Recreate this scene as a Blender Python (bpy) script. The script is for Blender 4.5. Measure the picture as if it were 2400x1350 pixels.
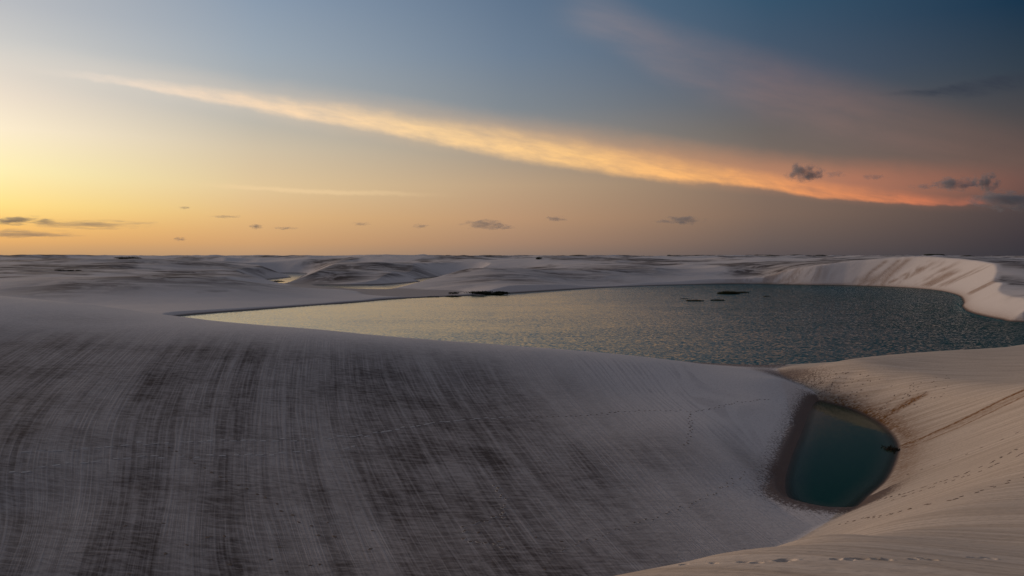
import bpy, math, random
import numpy as np
from mathutils import Vector

for o in list(bpy.data.objects):
    bpy.data.objects.remove(o, do_unlink=True)
scene = bpy.context.scene
rad = math.radians
H = 25.0            # eye height above the lagoons, metres
F = 1900.0          # focal length in pixels of the 2400-pixel-wide photograph
HZ = 600.0          # image row of the horizon

# ------------------------------------------------------------------ camera
cam_d = bpy.data.cameras.new('camera')
cam = bpy.data.objects.new('camera', cam_d)
scene.collection.objects.link(cam)
cam.location = (0, 0, H)
cam.rotation_euler = (rad(90), 0, 0)
cam_d.sensor_width = 36.0
cam_d.lens = 36.0 * F / 2400.0
cam_d.shift_y = -(675.0 - HZ) / 2400.0
cam_d.clip_start = 0.1
cam_d.clip_end = 120000.0
scene.camera = cam

# ------------------------------------------------------------------ node helper
class G:
    def __init__(self, tree):
        self.t = tree; self.n = tree.nodes; self.l = tree.links
        self.n.clear()
    def new(self, typ, **kw):
        nd = self.n.new(typ)
        for k, v in kw.items():
            setattr(nd, k, v)
        return nd
    def put(self, sock, v):
        if hasattr(v, 'is_linked') or isinstance(v, bpy.types.NodeSocket):
            self.l.new(v, sock)
        elif isinstance(v, (tuple, list)):
            v = tuple(v)
            if sock.type == 'RGBA' and len(v) == 3: v = v + (1,)
            sock.default_value = v
        else:
            sock.default_value = v
    def m(self, op, a, b=None, c=None, clamp=False):
        nd = self.new('ShaderNodeMath', operation=op, use_clamp=clamp)
        self.put(nd.inputs[0], a)
        if b is not None: self.put(nd.inputs[1], b)
        if c is not None: self.put(nd.inputs[2], c)
        return nd.outputs[0]
    def vm(self, op, a, b=None, s=None):
        nd = self.new('ShaderNodeVectorMath', operation=op)
        self.put(nd.inputs[0], a)
        if b is not None: self.put(nd.inputs[1], b)
        if s is not None: self.put(nd.inputs['Scale'], s)
        return nd.outputs['Value'] if op in ('DOT_PRODUCT', 'LENGTH') else nd.outputs[0]
    def ss(self, x, a, b, lo=0.0, hi=1.0):
        nd = self.new('ShaderNodeMapRange', interpolation_type='SMOOTHSTEP')
        self.put(nd.inputs[0], x); self.put(nd.inputs[1], a); self.put(nd.inputs[2], b)
        self.put(nd.inputs[3], lo); self.put(nd.inputs[4], hi)
        return nd.outputs[0]
    def lin(self, x, a, b, lo=0.0, hi=1.0):
        nd = self.new('ShaderNodeMapRange')
        self.put(nd.inputs[0], x); self.put(nd.inputs[1], a); self.put(nd.inputs[2], b)
        self.put(nd.inputs[3], lo); self.put(nd.inputs[4], hi)
        return nd.outputs[0]
    def mix(self, f, a, b, blend='MIX'):
        nd = self.new('ShaderNodeMix', data_type='RGBA', blend_type=blend)
        self.put(nd.inputs[0], f); self.put(nd.inputs[6], a); self.put(nd.inputs[7], b)
        return nd.outputs[2]
    def xyz(self, x, y, z):
        nd = self.new('ShaderNodeCombineXYZ')
        self.put(nd.inputs[0], x); self.put(nd.inputs[1], y); self.put(nd.inputs[2], z)
        return nd.outputs[0]
    def sep(self, v):
        nd = self.new('ShaderNodeSeparateXYZ'); self.put(nd.inputs[0], v)
        return nd.outputs[0], nd.outputs[1], nd.outputs[2]
    def noise(self, v, scale, detail=3.0, rough=0.5, dist=0.0, color=False):
        nd = self.new('ShaderNodeTexNoise')
        self.put(nd.inputs['Vector'], v); nd.inputs['Scale'].default_value = scale
        nd.inputs['Detail'].default_value = detail; nd.inputs['Roughness'].default_value = rough
        nd.inputs['Distortion'].default_value = dist
        return nd.outputs['Color' if color else 'Fac']
    def curve(self, x, pts):
        nd = self.new('ShaderNodeFloatCurve')
        c = nd.mapping.curves[0]
        pts = sorted(pts)
        c.points[0].location = pts[0]; c.points[1].location = pts[-1]
        for p in pts[1:-1]:
            c.points.new(*p)
        nd.mapping.update()
        self.put(nd.inputs['Value'], x)
        return nd.outputs[0]
    def ramp(self, x, stops, interp='LINEAR'):
        nd = self.new('ShaderNodeValToRGB')
        r = nd.color_ramp; r.interpolation = interp
        while len(r.elements) > 1: r.elements.remove(r.elements[-1])
        for i, (p, c) in enumerate(sorted(stops, key=lambda s: s[0])):
            e = r.elements[0] if i == 0 else r.elements.new(p)
            e.position = p; e.color = (*c[:3], 1)
        self.put(nd.inputs[0], x)
        return nd.outputs[0]
    def attr(self, name, out='Fac'):
        nd = self.new('ShaderNodeAttribute', attribute_name=name)
        return nd.outputs[out]

def srgb(r, g, b):
    f = lambda c: (c/12.92 if c <= 0.04045 else ((c+0.055)/1.055)**2.4)
    return (f(r/255), f(g/255), f(b/255))

# ------------------------------------------------------------------ sky
SUN_AZ, SUN_EL = -42.0, 3.0           # degrees; azimuth from +Y towards +X
world = bpy.data.worlds.new('World'); scene.world = world
world.use_nodes = True
g = G(world.node_tree)
tc = g.new('ShaderNodeTexCoord').outputs['Generated']
dx, dy, dz = g.sep(tc)
hl = g.m('SQRT', g.m('ADD', g.m('MULTIPLY', dx, dx), g.m('MULTIPLY', dy, dy)))
hl = g.m('MAXIMUM', hl, 0.001)
sunx, suny = math.sin(rad(SUN_AZ)), math.cos(rad(SUN_AZ))
cd = g.m('DIVIDE', g.m('ADD', g.m('MULTIPLY', dx, sunx), g.m('MULTIPLY', dy, suny)), hl)
cd = g.m('MINIMUM', g.m('MAXIMUM', cd, -1.0), 1.0)
dist = g.m('MULTIPLY', g.m('ARCCOSINE', cd), 180/math.pi)          # degrees from the sun's azimuth
el = g.m('MULTIPLY', g.m('ARCTANGENT', g.m('DIVIDE', dz, hl)), 180/math.pi)
epos = g.m('MULTIPLY', el, 1/75.0, clamp=True)
# dusk sky: colour with elevation, for five distances from where the sun went down
COLS = [
 (9.7,  [(0,(176,146,110)),(0.5,(200,158,110)),(1.0,(224,172,108)),(1.8,(243,192,112)),(3.05,(254,224,140)),(5.1,(253,239,182)),(7.6,(252,237,208)),(9.6,(236,223,206)),(12.5,(206,205,202)),(14.9,(186,189,194)),(24,(150,158,168)),(45,(112,118,128)),(75,(126,126,136))]),
 (24.5, [(0,(180,147,116)),(1.0,(208,162,115)),(2.6,(224,182,128)),(4.6,(226,198,154)),(7.2,(210,194,168)),(10,(176,178,176)),(13.5,(156,168,180)),(17,(138,155,175)),(26,(104,118,136)),(45,(92,102,116)),(75,(126,126,136))]),
 (42,   [(0,(140,120,108)),(1.0,(166,133,110)),(2.6,(186,148,116)),(5.0,(188,160,130)),(7.6,(160,150,138)),(10.4,(128,136,144)),(14,(110,127,147)),(17.5,(97,117,141)),(28,(70,90,112)),(45,(76,90,106)),(75,(126,126,136))]),
 (59.5, [(0,(90,82,84)),(1.0,(106,92,88)),(2.8,(126,104,92)),(5.5,(130,110,98)),(8.5,(106,100,98)),(12,(78,90,108)),(17,(52,82,107)),(28,(44,68,90)),(45,(68,82,98)),(75,(126,126,136))]),
 (74.3, [(0,(55,54,61)),(1.0,(62,57,63)),(3.0,(78,67,69)),(5.5,(96,78,74)),(8.0,(78,73,75)),(11.0,(50,62,75)),(15,(20,50,74)),(28,(28,54,76)),(45,(64,78,94)),(75,(126,126,136))]),
 (130,  [(0,(64,66,76)),(4.0,(92,84,90)),(9.0,(102,92,97)),(16,(94,92,100)),(28,(92,94,102)),(45,(98,100,107)),(75,(126,126,136))]),
]
cur = None; lastd = None
for d0, st in COLS:
    c = g.ramp(epos, [(e/75.0, srgb(*k)) for e, k in st])
    cur = c if cur is None else g.mix(g.lin(dist, lastd, d0), cur, c)
    lastd = d0
# high cloud streaks: directions seen through a flat sheet of sky due north of the dunes
yy = g.m('MAXIMUM', dy, 0.05)
px = g.m('DIVIDE', dx, yy); pz = g.m('DIVIDE', dz, yy)
front = g.ss(dy, 0.15, 0.5)
def T(u): return ((u-1200)/F + 0.8)/1.6
def Z(v): return (HZ-v)/F/0.4
tt = g.m('MULTIPLY', g.m('ADD', px, 0.8), 1/1.6, clamp=True)
sv = g.xyz(g.m('MULTIPLY', px, 2.2), g.m('ADD', g.m('MULTIPLY', pz, 9.0), g.m('MULTIPLY', px, 1.55)), 0.0)
n1 = g.noise(sv, 3.0, 5.0, 0.6, 0.3)
n2 = g.noise(sv, 9.0, 5.0, 0.62, 0.2)
puff = g.noise(g.xyz(px, pz, 0.0), 38.0, 4.0, 0.6)
warp = g.m('ADD', g.m('MULTIPLY', g.m('SUBTRACT', n1, 0.5), 0.014), g.m('MULTIPLY', g.m('SUBTRACT', puff, 0.5), 0.006))
pzw = g.m('ADD', pz, warp)
def band(center, width_up, width_dn, dens):
    vc = g.m('MULTIPLY', g.curve(tt, [(T(u), Z(v)) for u, v in center]), 0.4)
    wu = g.m('MULTIPLY', g.curve(tt, [(T(u), w/F*8) for u, w in width_up]), 1/8)
    wd = g.m('MULTIPLY', g.curve(tt, [(T(u), w/F*8) for u, w in width_dn]), 1/8)
    dn = g.curve(tt, [(T(u), w) for u, w in dens])
    d = g.m('SUBTRACT', pzw, vc)
    up = g.ss(g.m('DIVIDE', d, wu), 0.0, 1.0, 1.0, 0.0)
    lo = g.ss(g.m('DIVIDE', g.m('MULTIPLY', d, -1.0), wd), 0.15, 1.0, 1.0, 0.0)
    return g.m('MULTIPLY', g.m('MULTIPLY', up, lo), g.m('MULTIPLY', dn, front), clamp=True)
# pink veil fanning out above the streak
veil = band([(-300,-60),(1300,10),(1600,130),(1900,225),(2200,320),(2500,400),(2720,450)],
            [(-300,60),(1300,80),(1900,110),(2720,120)], [(-300,60),(1300,90),(1700,130),(2100,150),(2720,90)],
            [(-300,0),(1250,0),(1420,0.40),(1800,0.46),(2300,0.42),(2720,0.2)])
veil = g.m('MULTIPLY', veil, g.lin(n1, 0.30, 0.68, 0.45, 1.15))
cur = g.mix(veil, cur, g.ramp(tt, [(T(1300), srgb(150,142,148)), (T(1800), srgb(142,116,112)), (T(2300), srgb(122,94,86))]))
glow = band([(-300,90),(0,130),(600,235),(1200,330),(1700,395),(2000,420),(2300,425),(2720,420)],
            [(-300,40),(600,70),(1200,80),(1700,70),(2100,60),(2720,40)], [(-300,40),(600,60),(1200,60),(1700,60),(2000,70),(2300,75),(2720,60)],
            [(-300,0),(100,0.1),(600,0.3),(1200,0.45),(1700,0.70),(2100,0.72),(2450,0.45),(2720,0.1)])
cur = g.mix(glow, cur, g.ramp(tt, [(T(200), srgb(250,235,215)), (T(1000), srgb(236,196,150)), (T(1600), srgb(204,150,112)), (T(2000), srgb(188,122,96)), (T(2450), srgb(110,76,72))]))
streak = band([(-300,95),(0,150),(300,196),(600,245),(900,295),(1200,349),(1500,397),(1700,419),(1850,446),(2000,464),(2300,475),(2720,470)],
              [(-300,10),(250,18),(600,36),(900,46),(1200,58),(1500,56),(1700,40),(1850,44),(2100,34),(2300,16),(2720,12)],
              [(-300,10),(250,12),(600,20),(900,24),(1200,32),(1500,28),(1700,18),(1850,16),(2100,11),(2300,7),(2720,6)],
              [(-300,0),(30,0.0),(250,0.45),(500,0.75),(900,0.95),(1500,1.0),(1850,0.95),(2150,0.85),(2290,0.55),(2360,0.0),(2720,0)])
streak = g.m('MULTIPLY', streak, g.lin(n2, 0.28, 0.66, 0.42, 1.12), clamp=True)
cur = g.mix(streak, cur, g.ramp(tt, [(T(150), srgb(252,232,214)), (T(600), srgb(255,222,186)), (T(1000), srgb(255,214,158)), (T(1350), srgb(255,202,134)), (T(1650), srgb(252,182,112)), (T(1900), srgb(238,152,98)), (T(2150), srgb(214,124,88)), (T(2350), srgb(160,96,84))]))
thin = band([(-300,420),(450,432),(700,446),(900,455),(1300,462),(2720,470)], [(-300,8),(2720,8)], [(-300,8),(2720,8)],
            [(-300,0),(430,0),(640,0.4),(900,0.25),(1100,0),(2720,0)])
cur = g.mix(thin, cur, srgb(248,214,165))
grey = band([(-300,120),(1900,225),(2120,216),(2250,205),(2400,180),(2720,150)], [(-300,6),(2050,6),(2400,26),(2720,40)], [(-300,6),(2050,6),(2400,46),(2720,50)],
            [(-300,0),(2020,0),(2150,0.7),(2400,0.9),(2720,0.8)])
cur = g.mix(g.m('MULTIPLY', grey, g.lin(n2, 0.35, 0.7, 0.25, 1.0)), cur, srgb(50,56,70))
nish = g.new('ShaderNodeTexSky', sky_type='NISHITA', sun_disc=False)
nish.sun_elevation = rad(SUN_EL); nish.sun_rotation = rad(SUN_AZ)
nish.air_density = 1.0; nish.dust_density = 1.0
b1 = g.new('ShaderNodeBackground'); g.put(b1.inputs[0], cur); b1.inputs[1].default_value = 0.97
b2 = g.new('ShaderNodeBackground'); g.put(b2.inputs[0], nish.outputs[0]); b2.inputs[1].default_value = 0.003
ad = g.new('ShaderNodeAddShader'); g.l.new(b1.outputs[0], ad.inputs[0]); g.l.new(b2.outputs[0], ad.inputs[1])
wo = g.new('ShaderNodeOutputWorld'); g.l.new(ad.outputs[0], wo.inputs[0])

# ------------------------------------------------------------------ sun (last warm glow, low on the left)
sl = bpy.data.lights.new('sun', 'SUN')
sl.energy = 2.5; sl.angle = rad(24); sl.color = (1.0, 0.71, 0.47)
so = bpy.data.objects.new('sun', sl); scene.collection.objects.link(so)
sd_ = Vector((math.sin(rad(-62))*math.cos(rad(4.5)), math.cos(rad(-62))*math.cos(rad(4.5)), math.sin(rad(4.5))))
so.rotation_euler = sd_.to_track_quat('Z', 'Y').to_euler()

vs = scene.view_settings
vs.view_transform = 'Standard'; vs.look = 'None'; vs.gamma = 1.0; vs.exposure = 0.0; vs.use_curve_mapping = False
scene.cycles.use_denoising = True
scene.cycles.max_bounces = 6; scene.cycles.diffuse_bounces = 2; scene.cycles.glossy_bounces = 3
scene.cycles.transparent_max_bounces = 8; scene.cycles.volume_bounces = 1

C = scene.collection
rng = np.random.default_rng(7)
random.seed(7)

# ------------------------------------------------------------------ numeric helpers
def hash2(ix, iy, seed):
    h = (ix.astype(np.int64)*374761393 + iy.astype(np.int64)*668265263 + seed*974711) & 0x7fffffff
    h = ((h ^ (h >> 13))*1274126177) & 0x7fffffff
    h = h ^ (h >> 16)
    return (h & 0xffff)/65535.0
def vnoise(x, y, seed=0):
    ix = np.floor(x); iy = np.floor(y); fx = x-ix; fy = y-iy
    fx = fx*fx*fx*(fx*(fx*6-15)+10); fy = fy*fy*fy*(fy*(fy*6-15)+10)
    a = hash2(ix, iy, seed); b = hash2(ix+1, iy, seed); c = hash2(ix, iy+1, seed); d = hash2(ix+1, iy+1, seed)
    return (a*(1-fx)+b*fx)*(1-fy) + (c*(1-fx)+d*fx)*fy
def fbm(x, y, seed=0, oct=4, gain=0.5):
    s = 0; a = 1; t = 0
    for k in range(oct):
        s = s + a*vnoise(x*2**k+17.3*k, y*2**k-9.1*k, seed+k); t += a; a *= gain
    return s/t
def sstep(x, a, b):
    t = np.clip((x-a)/(b-a), 0, 1); return t*t*(3-2*t)
def smin(a, b, k):
    h = np.clip(0.5+0.5*(b-a)/k, 0, 1); return b*(1-h)+a*h-k*h*(1-h)
def smax(a, b, k): return -smin(-a, -b, k)
class TPS:
    def __init__(self, pts, lam=1e-4):
        P = np.array(pts, float); self.s = 100.0
        self.p = P[:, :2]/self.s
        n = len(P)
        A = np.zeros((n+3, n+3)); d2 = ((self.p[:, None]-self.p[None])**2).sum(-1)
        A[:n, :n] = 0.5*d2*np.log(d2+1e-12) + lam*np.eye(n)
        A[:n, n] = 1; A[:n, n+1:] = self.p; A[n, :n] = 1; A[n+1:, :n] = self.p.T
        b = np.zeros(n+3); b[:n] = P[:, 2]
        self.w = np.linalg.solve(A, b)
    def __call__(self, x, y):
        x = np.asarray(x, np.float64)/self.s; y = np.asarray(y, np.float64)/self.s
        n = len(self.p); z = self.w[n] + self.w[n+1]*x + self.w[n+2]*y
        for i in range(n):
            d2 = (x-self.p[i, 0])**2 + (y-self.p[i, 1])**2
            z += self.w[i]*0.5*d2*np.log(d2+1e-12)
        return z
def ray_y(u, v, Y):               # a point on the sight line through (u, v) at distance Y
    return ((u-1200)*Y/F, Y, H-Y*(v-HZ)/F)
def ray_z(u, v, z=0.0):           # the same at height z
    return ray_y(u, v, (H-z)*F/(v-HZ))
def seg_dist(x, y, pts, closed=False):
    P = np.array(pts, float); n = len(P); m = n if closed else n-1
    best = np.full(np.shape(x), 1e18); tpar = np.zeros(np.shape(x)); side = np.zeros(np.shape(x))
    for i in range(m):
        a = P[i]; b = P[(i+1) % n]; d = b-a; L2 = d@d
        t = np.clip(((x-a[0])*d[0]+(y-a[1])*d[1])/L2, 0, 1)
        qx = x-a[0]-t*d[0]; qy = y-a[1]-t*d[1]; q = qx*qx+qy*qy
        k = q < best
        best = np.where(k, q, best); tpar = np.where(k, i+t, tpar)
        side = np.where(k, np.sign((x-a[0])*d[1]-(y-a[1])*d[0]), side)
    return np.sqrt(best), tpar, side
def inside(x, y, pts):
    P = np.array(pts, float); n = len(P); c = np.zeros(np.shape(x), bool)
    for i in range(n):
        x0, y0 = P[i]; x1, y1 = P[(i+1) % n]
        if y0 == y1: continue
        k = ((y0 > y) != (y1 > y)) & (x < (x1-x0)*(y-y0)/(y1-y0)+x0)
        c ^= k
    return c
def catmull(pts, sub=4, closed=True):
    P = np.array(pts, float); n = len(P); out = []
    for i in range(n if closed else n-1):
        p0, p1, p2, p3 = (P[(i+k-1) % n] if closed else P[min(max(i+k-1, 0), n-1)] for k in range(4))
        for j in range(sub):
            t = j/sub
            out.append(0.5*((2*p1)+(-p0+p2)*t+(2*p0-5*p1+4*p2-p3)*t*t+(-p0+3*p1-3*p2+p3)*t**3))
    if not closed: out.append(P[-1])
    return [tuple(p) for p in out]

# ------------------------------------------------------------------ shorelines in plan (metres)
def shore(px): return [ray_z(u, v)[:2] for u, v in px]
POOL = catmull(shore([(1915,940),(1896,968),(1880,1010),(1862,1052),(1848,1092),(1839,1132),(1850,1168),(1900,1187),(1955,1195),(2003,1190),
                      (2038,1160),(2080,1120),(2104,1062),(2097,1028),(2058,990),(1998,960),(1950,946)]))
BIG = catmull(shore([(420,740),(650,722),(850,707.5),(900,702.5),(1000,697),(1100,693),(1190,688),(1350,678),(1500,671),(1600,668),(1700,666),
                     (1800,666),(1900,668),(2000,669.5),(2100,673),(2190,680),(2245,692),(2259,708),(2256,718),(2270,730),(2300,739),(2345,748),(2400,755)])
              + [(235,300),(240,275),(200,250),(150,228),(110,200),(85,190),(63,184.5),(52,184),(40,189),(15,197),(-20,206),(-60,232),(-100,275),(-128,312)])
WEST = catmull(shore([(623,640.5),(670,640),(716,641),(703,650),(682,660),(665,665),(640,663),(613,658.5),(640,653.5),(683,649)]))
CHAN = catmull(shore([(735,668.5),(820,668.3),(900,667),(985,660),(962,657),(1010,651),(1065,645),(1078,648),(1050,657),(990,665),(930,676),(890,679),(800,676)]))
LAKES = [('pool', POOL, 0.62, 2.6), ('big', BIG, 0.62, 3.0), ('west', WEST, 0.4, 3.0), ('chan', CHAN, 0.35, 3.0)]
def lake_sd(x, y, poly):
    P = np.array(poly); lo = P.min(0)-60; hi = P.max(0)+60
    out = np.full(np.shape(x), 60.0)
    k = (x > lo[0]) & (x < hi[0]) & (y > lo[1]) & (y < hi[1])
    if k.any():
        xs, ys = x[k], y[k]
        d, _, _ = seg_dist(xs, ys, poly, True)
        out[k] = np.where(inside(xs, ys, poly), -d, d)
    return out

# ------------------------------------------------------------------ the dunes as heights
L_pts = [ray_y(*p) for p in [(-900,640,240),(-400,655,220),(0,693,200),(200,713,185),(400,741,172),(700,769,160),(1000,800,152),(1250,823,148),
         (1500,847,146),(1700,873,144),(1800,884,143)]]
L_pts += [ray_z(*p) for p in [(1850,896,3.0),(1874,918,2.0),(0,800,11.2),(0,1000,6.5),(0,1200,4.5),(0,1350,4.0),(-400,900,9),(-400,1200,6.5),
         (600,850,8.5),(600,1000,4.8),(600,1200,2.8),(600,1350,2.2),(300,900,7.6),(300,1200,3.6),
         (1100,900,5.2),(1100,1000,3.5),(1100,1150,2.2),(1100,1350,1.8),(1500,920,3.6),(1500,1000,2.8),(1500,1150,1.6),(1500,1290,1.4),
         (1700,920,3.0),(1700,1000,2.2),(1700,1100,1.5),(1700,1250,1.1),(1800,950,2.0),(1800,1100,0.95),(1800,1180,0.75),
         (1915,940,0.25),(1880,1010,0.2),(1850,1080,0.18),(1836,1130,0.18),(1850,1180,0.15),(1900,1205,0.2),(1960,1212,0.2)]]
L_pts += [(60,105,-1),(62,130,-1),(50,80,-0.5),(45,60,-0.5),(20,58,1.0),(30,70,0.5),(0,45,1.6),(-30,35,3),(-60,40,5),(0,0,0.5),(40,20,-1),
          (55,150,0.9),(57,165,0.8),(58,178,0.45),(50,176,0.9),(40,180,1.2),(15,186,1.8),(-20,194,2.2),(-60,218,2.6),(-100,260,2.6),(-132,305,1.5),
          (0,230,-1),(80,230,-1.5),(-60,280,-1.5),(0,400,-6),(200,400,-8),(-150,460,-4),(300,700,-14),(-300,640,-8),(0,900,-14),
          (-190,310,4),(-300,300,8),(-250,150,18),(-200,60,14),(-120,20,10),(-80,-40,8),(120,120,-3),(100,20,-4),(0,-100,0),(-300,-100,10),(150,-100,-6)]
R_pts = [(0,0,23.3),(1.6,16,18.62),(4.4,19.2,17.9),(9.2,25,16.52),(10,16,18.95),(16,25,16.3),(6,10,20.7),(25.3,40,12.9),(13.7,40,10.4),(19,40,12.3),(24.5,50,10.2),(17,50,7.5),(24,60,5.4),
         (2,20,16.3),(4.6,23,15.7),(0,18,17.0),(7.5,27,14.6),(11.5,32,13.2),(11.4,24,16.6),(14.2,30,14.9),(13.9,24,16.5),(17.4,30,14.9),(31.6,50,11.4),(38,60,12.5),(50,80,11),(60,95,10),
         (66,105,8.4),(79,125,7.4),(95,150,8.2),(80,150,7.3),(63,150,5.9),(70,140,6.2),(58,160,2.8),(65,172,2.2),(75,172,3.0),(100,180,3.5),(64,184,0.4),(85,190,0.8),
         (110,200,1.0),(150,228,1.0),(200,250,1.2),(240,275,1.5),(100,225,-2),(160,255,-2),(130,150,12),(130,100,18),(100,60,22),(70,30,22),(40,0,23),
         (-20,-8,20),(-60,-20,13),(0,-60,24),(80,-60,25),(200,150,14),(220,210,7),(-120,-60,10),(300,220,12),(300,100,20),(200,0,26),(0,300,-8),(200,330,-8),
         (-100,60,6),(0,60,4),(0,14.6,18.8),(-3,13,18.5),(-9,12,17.6),(-20,8,17.0),(-12,2,20.5)]
TOE = [(66,188,0.1),(57,176,0.6),(53,163,0.9),(51,150,0.6),(52.6,139.7,0),(55.5,131.9,0),(55.1,121.8,0),(52.3,110.5,0),(49.3,103.3,0),(42.3,91.3,0),(37.3,84.8,0),(34.1,80.5,0.1),
       (24,69,0.6),(12,58,1.0),(-5,47,1.8),(-30,44,3.0),(-70,40,5.0),(-140,30,8)]
F_pts = [ray_y(*p) for p in [
   (0,683,430),(167,664,450),(267,653,470),(400,649,490),(500,653,500),(600,663,510),(667,671,520),(733,678,530),(820,683,555),(640,676,570),(700,679,580),(660,672,640),(600,672,630),
   (-400,650,500),(-400,620,900),(0,640,700),(100,650,620),(0,616,1000),(300,640,720),(450,652,640),(560,655,680),(400,690,420),(700,700,440),(200,720,370),(100,700,400),
   (183,627,800),(350,609,950),(417,611,930),(500,621,900),(633,641,850),(560,632,860),
   (640,622,1260),(720,612,1300),(790,614,1280),(740,630,1215),
   (690,662,740),(717,641,760),(760,639,770),(800,643,770),(860,652,750),(820,628,960),(883,616,1000),(933,621,1010),(1000,630,980),(1067,640,960),
   (880,690,560),(933,684,580),(1000,673,610),(1067,655,650),(1110,643,690),(1150,634,710),(1230,636,720),(1300,639,730),(1400,636,770),(1480,627,850),(1600,632,830),(1700,634,800),(1780,642,770),
   (1150,672,560),(1300,666,610),(1500,656,700),(1650,654,735),
   (1700,615,1050),(1850,613,1000),(1600,622,980),(1450,618,1050),(1300,616,1100),(1150,618,1100),
   (1800,647,740),(1840,632,745),(1900,621,750),(2000,611,752),(2100,604.5,722),(2200,605,660),(2260,612,600),(2312,632,535),(2336,664,432),(2358,684,372),(2400,697,332),(2370,700,336),(2500,722,300),(2440,705,318),
   (2400,660,480),(2400,630,650),(2400,611,900),(2300,605,900),(2000,604,1000),(2200,603,900),(2600,640,500),(2900,640,500),(2700,680,400),
   (-600,606,1500),(0,606,1500),(600,606,1500),(1200,606,1500),(1800,604,1500),(2400,604,1500),(3000,606,1500)]]
F_pts += [(-30,560,1.2),(60,640,1.5),(130,690,2.0),(-75,470,1.2),(-139,345,1.5),(-200,330,2.5),(-300,330,6),(0,300,-3),(150,300,-3),(100,500,-1),(200,560,4),
          (230,700,6),(260,480,10),(0,100,-6),(-300,100,0),(300,100,-2),(300,250,8)]
tL, tR, tF = TPS(L_pts), TPS(R_pts, 3e-4), TPS(F_pts, 1.5e-3)

def relief(x, y):                 # far dune field: long crests, gentle backs, steep lee sides
    wx = x + 160*(fbm(x/420, y/420, 31, 2)-0.5); wy = y + 220*(fbm(x/380, y/380, 57, 2)-0.5)
    r = 0
    for sc, am, sd in ((1/420., 1.0, 3), (1/190., 0.45, 11), (1/90., 0.16, 23)):
        q = vnoise(wx*sc*0.75+wy*sc*0.25, wy*sc*1.25-wx*sc*0.35, sd)
        r = r + am*(1-np.abs(2*q-1))
    return r/1.61
def height(x, y, parts=False):
    x = np.asarray(x, np.float64); y = np.asarray(y, np.float64)
    shp = x.shape; x = x.ravel(); y = y.ravel()
    r = np.hypot(x, y)
    zl = np.full(x.shape, -30.0); zr = zl.copy(); zf = zl.copy()
    sds = {nm: lake_sd(x, y, poly) for nm, poly, _, _ in LAKES}
    k = (r < 420)
    if k.any():
        zl[k] = tL(x[k], y[k]) - np.clip(r[k]-300, 0, None)*0.25
        d, t, s = seg_dist(x[k], y[k], [p[:2] for p in TOE])
        tz = np.interp(t, np.arange(len(TOE)), [p[2] for p in TOE])
        zr[k] = smin(tR(x[k], y[k]), tz + 0.60*d*(-s), 1.6) - np.clip(r[k]-300, 0, None)*0.15
    k = (r > 150)
    rel = np.zeros(x.shape)
    if k.any():
        xs, ys, rs = x[k], y[k], r[k]
        rel[k] = relief(xs, ys)
        near = np.full(xs.shape, 8.0); kk = rs < 2400
        near[kk] = tF(xs[kk], ys[kk])
        b = sstep(rs, 950, 1500)
        fld = 5.0 + 22.0*rel[k]
        w = near*(1-b) + fld*b
        amp = 7.0*sstep(rs, 560, 1000)*(1-b)
        w = w + amp*(rel[k]-0.55)
        bump = 0
        for sc, am, sd in ((1/150., 1.0, 41), (1/70., 0.5, 43), (1/34., 0.22, 47)):
            q = vnoise(xs*sc*0.8+ys*sc*0.3+fbm(xs/90, ys/90, 71, 2), ys*sc*1.1-xs*sc*0.3, sd)
            bump = bump + am*(1-np.abs(2*q-1))
        bl = sds['big'][k]
        bc = np.minimum(sds['chan'][k], sds['west'][k])
        w = w + 5.5*(bump/1.72-0.55)*sstep(rs, 430, 640)*sstep(bl, 12, 58)*sstep(bc, 8, 58)*np.where(b > 0.5, 1.3, 1.0)
        zf[k] = w
    z = smax(smax(zl, zr, 0.5), zf, 1.0)
    # small undulation of wind-worked sand
    z = z + 0.10*(fbm(x/9, y/14, 5, 3)-0.5)*sstep(r, 20, 60) + 1.1*(fbm(x/60, y/45, 8, 3)-0.5)*sstep(r, 260, 500)
    out = np.full(x.shape, 60.0)
    lim = np.full(x.shape, 1e9)
    for nm, poly, sl_, dp in LAKES:
        sdv = sds[nm]
        out = np.minimum(out, sdv)
        z = np.where(sdv > 0, np.maximum(z, np.minimum(0.12+0.012*sdv, 0.6)), z)
        lim = np.minimum(lim, np.where(sdv > 59.9, 1e9, np.where(sdv > 0, sl_*sdv, np.maximum(0.35*sdv, -dp))))
    z = smin(z, lim, 0.12)
    if parts:
        return z.reshape(shp), zl.reshape(shp), zr.reshape(shp), zf.reshape(shp), sds['pool'].reshape(shp), sds['big'].reshape(shp)
    return z.reshape(shp)

def hit(us, vs_):                 # where sight lines meet the sand
    us = np.asarray(us, float); vs_ = np.asarray(vs_, float)
    Ys = 4*np.exp(np.linspace(0, math.log(4000/4), 1000))
    X = (us[:, None]-1200)/F*Ys[None]; Yg = np.broadcast_to(Ys, X.shape)
    dz_ = H-Yg*(vs_[:, None]-HZ)/F - height(X, Yg)
    res = []
    for i in range(len(us)):
        k = np.argmax(dz_[i] < 0)
        a, b = dz_[i, k-1], dz_[i, k]
        Y = Ys[k-1] + (Ys[k]-Ys[k-1])*a/(a-b) if k > 0 else Ys[0]
        res.append(((us[i]-1200)/F*Y, Y))
    return np.array(res)

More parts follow.
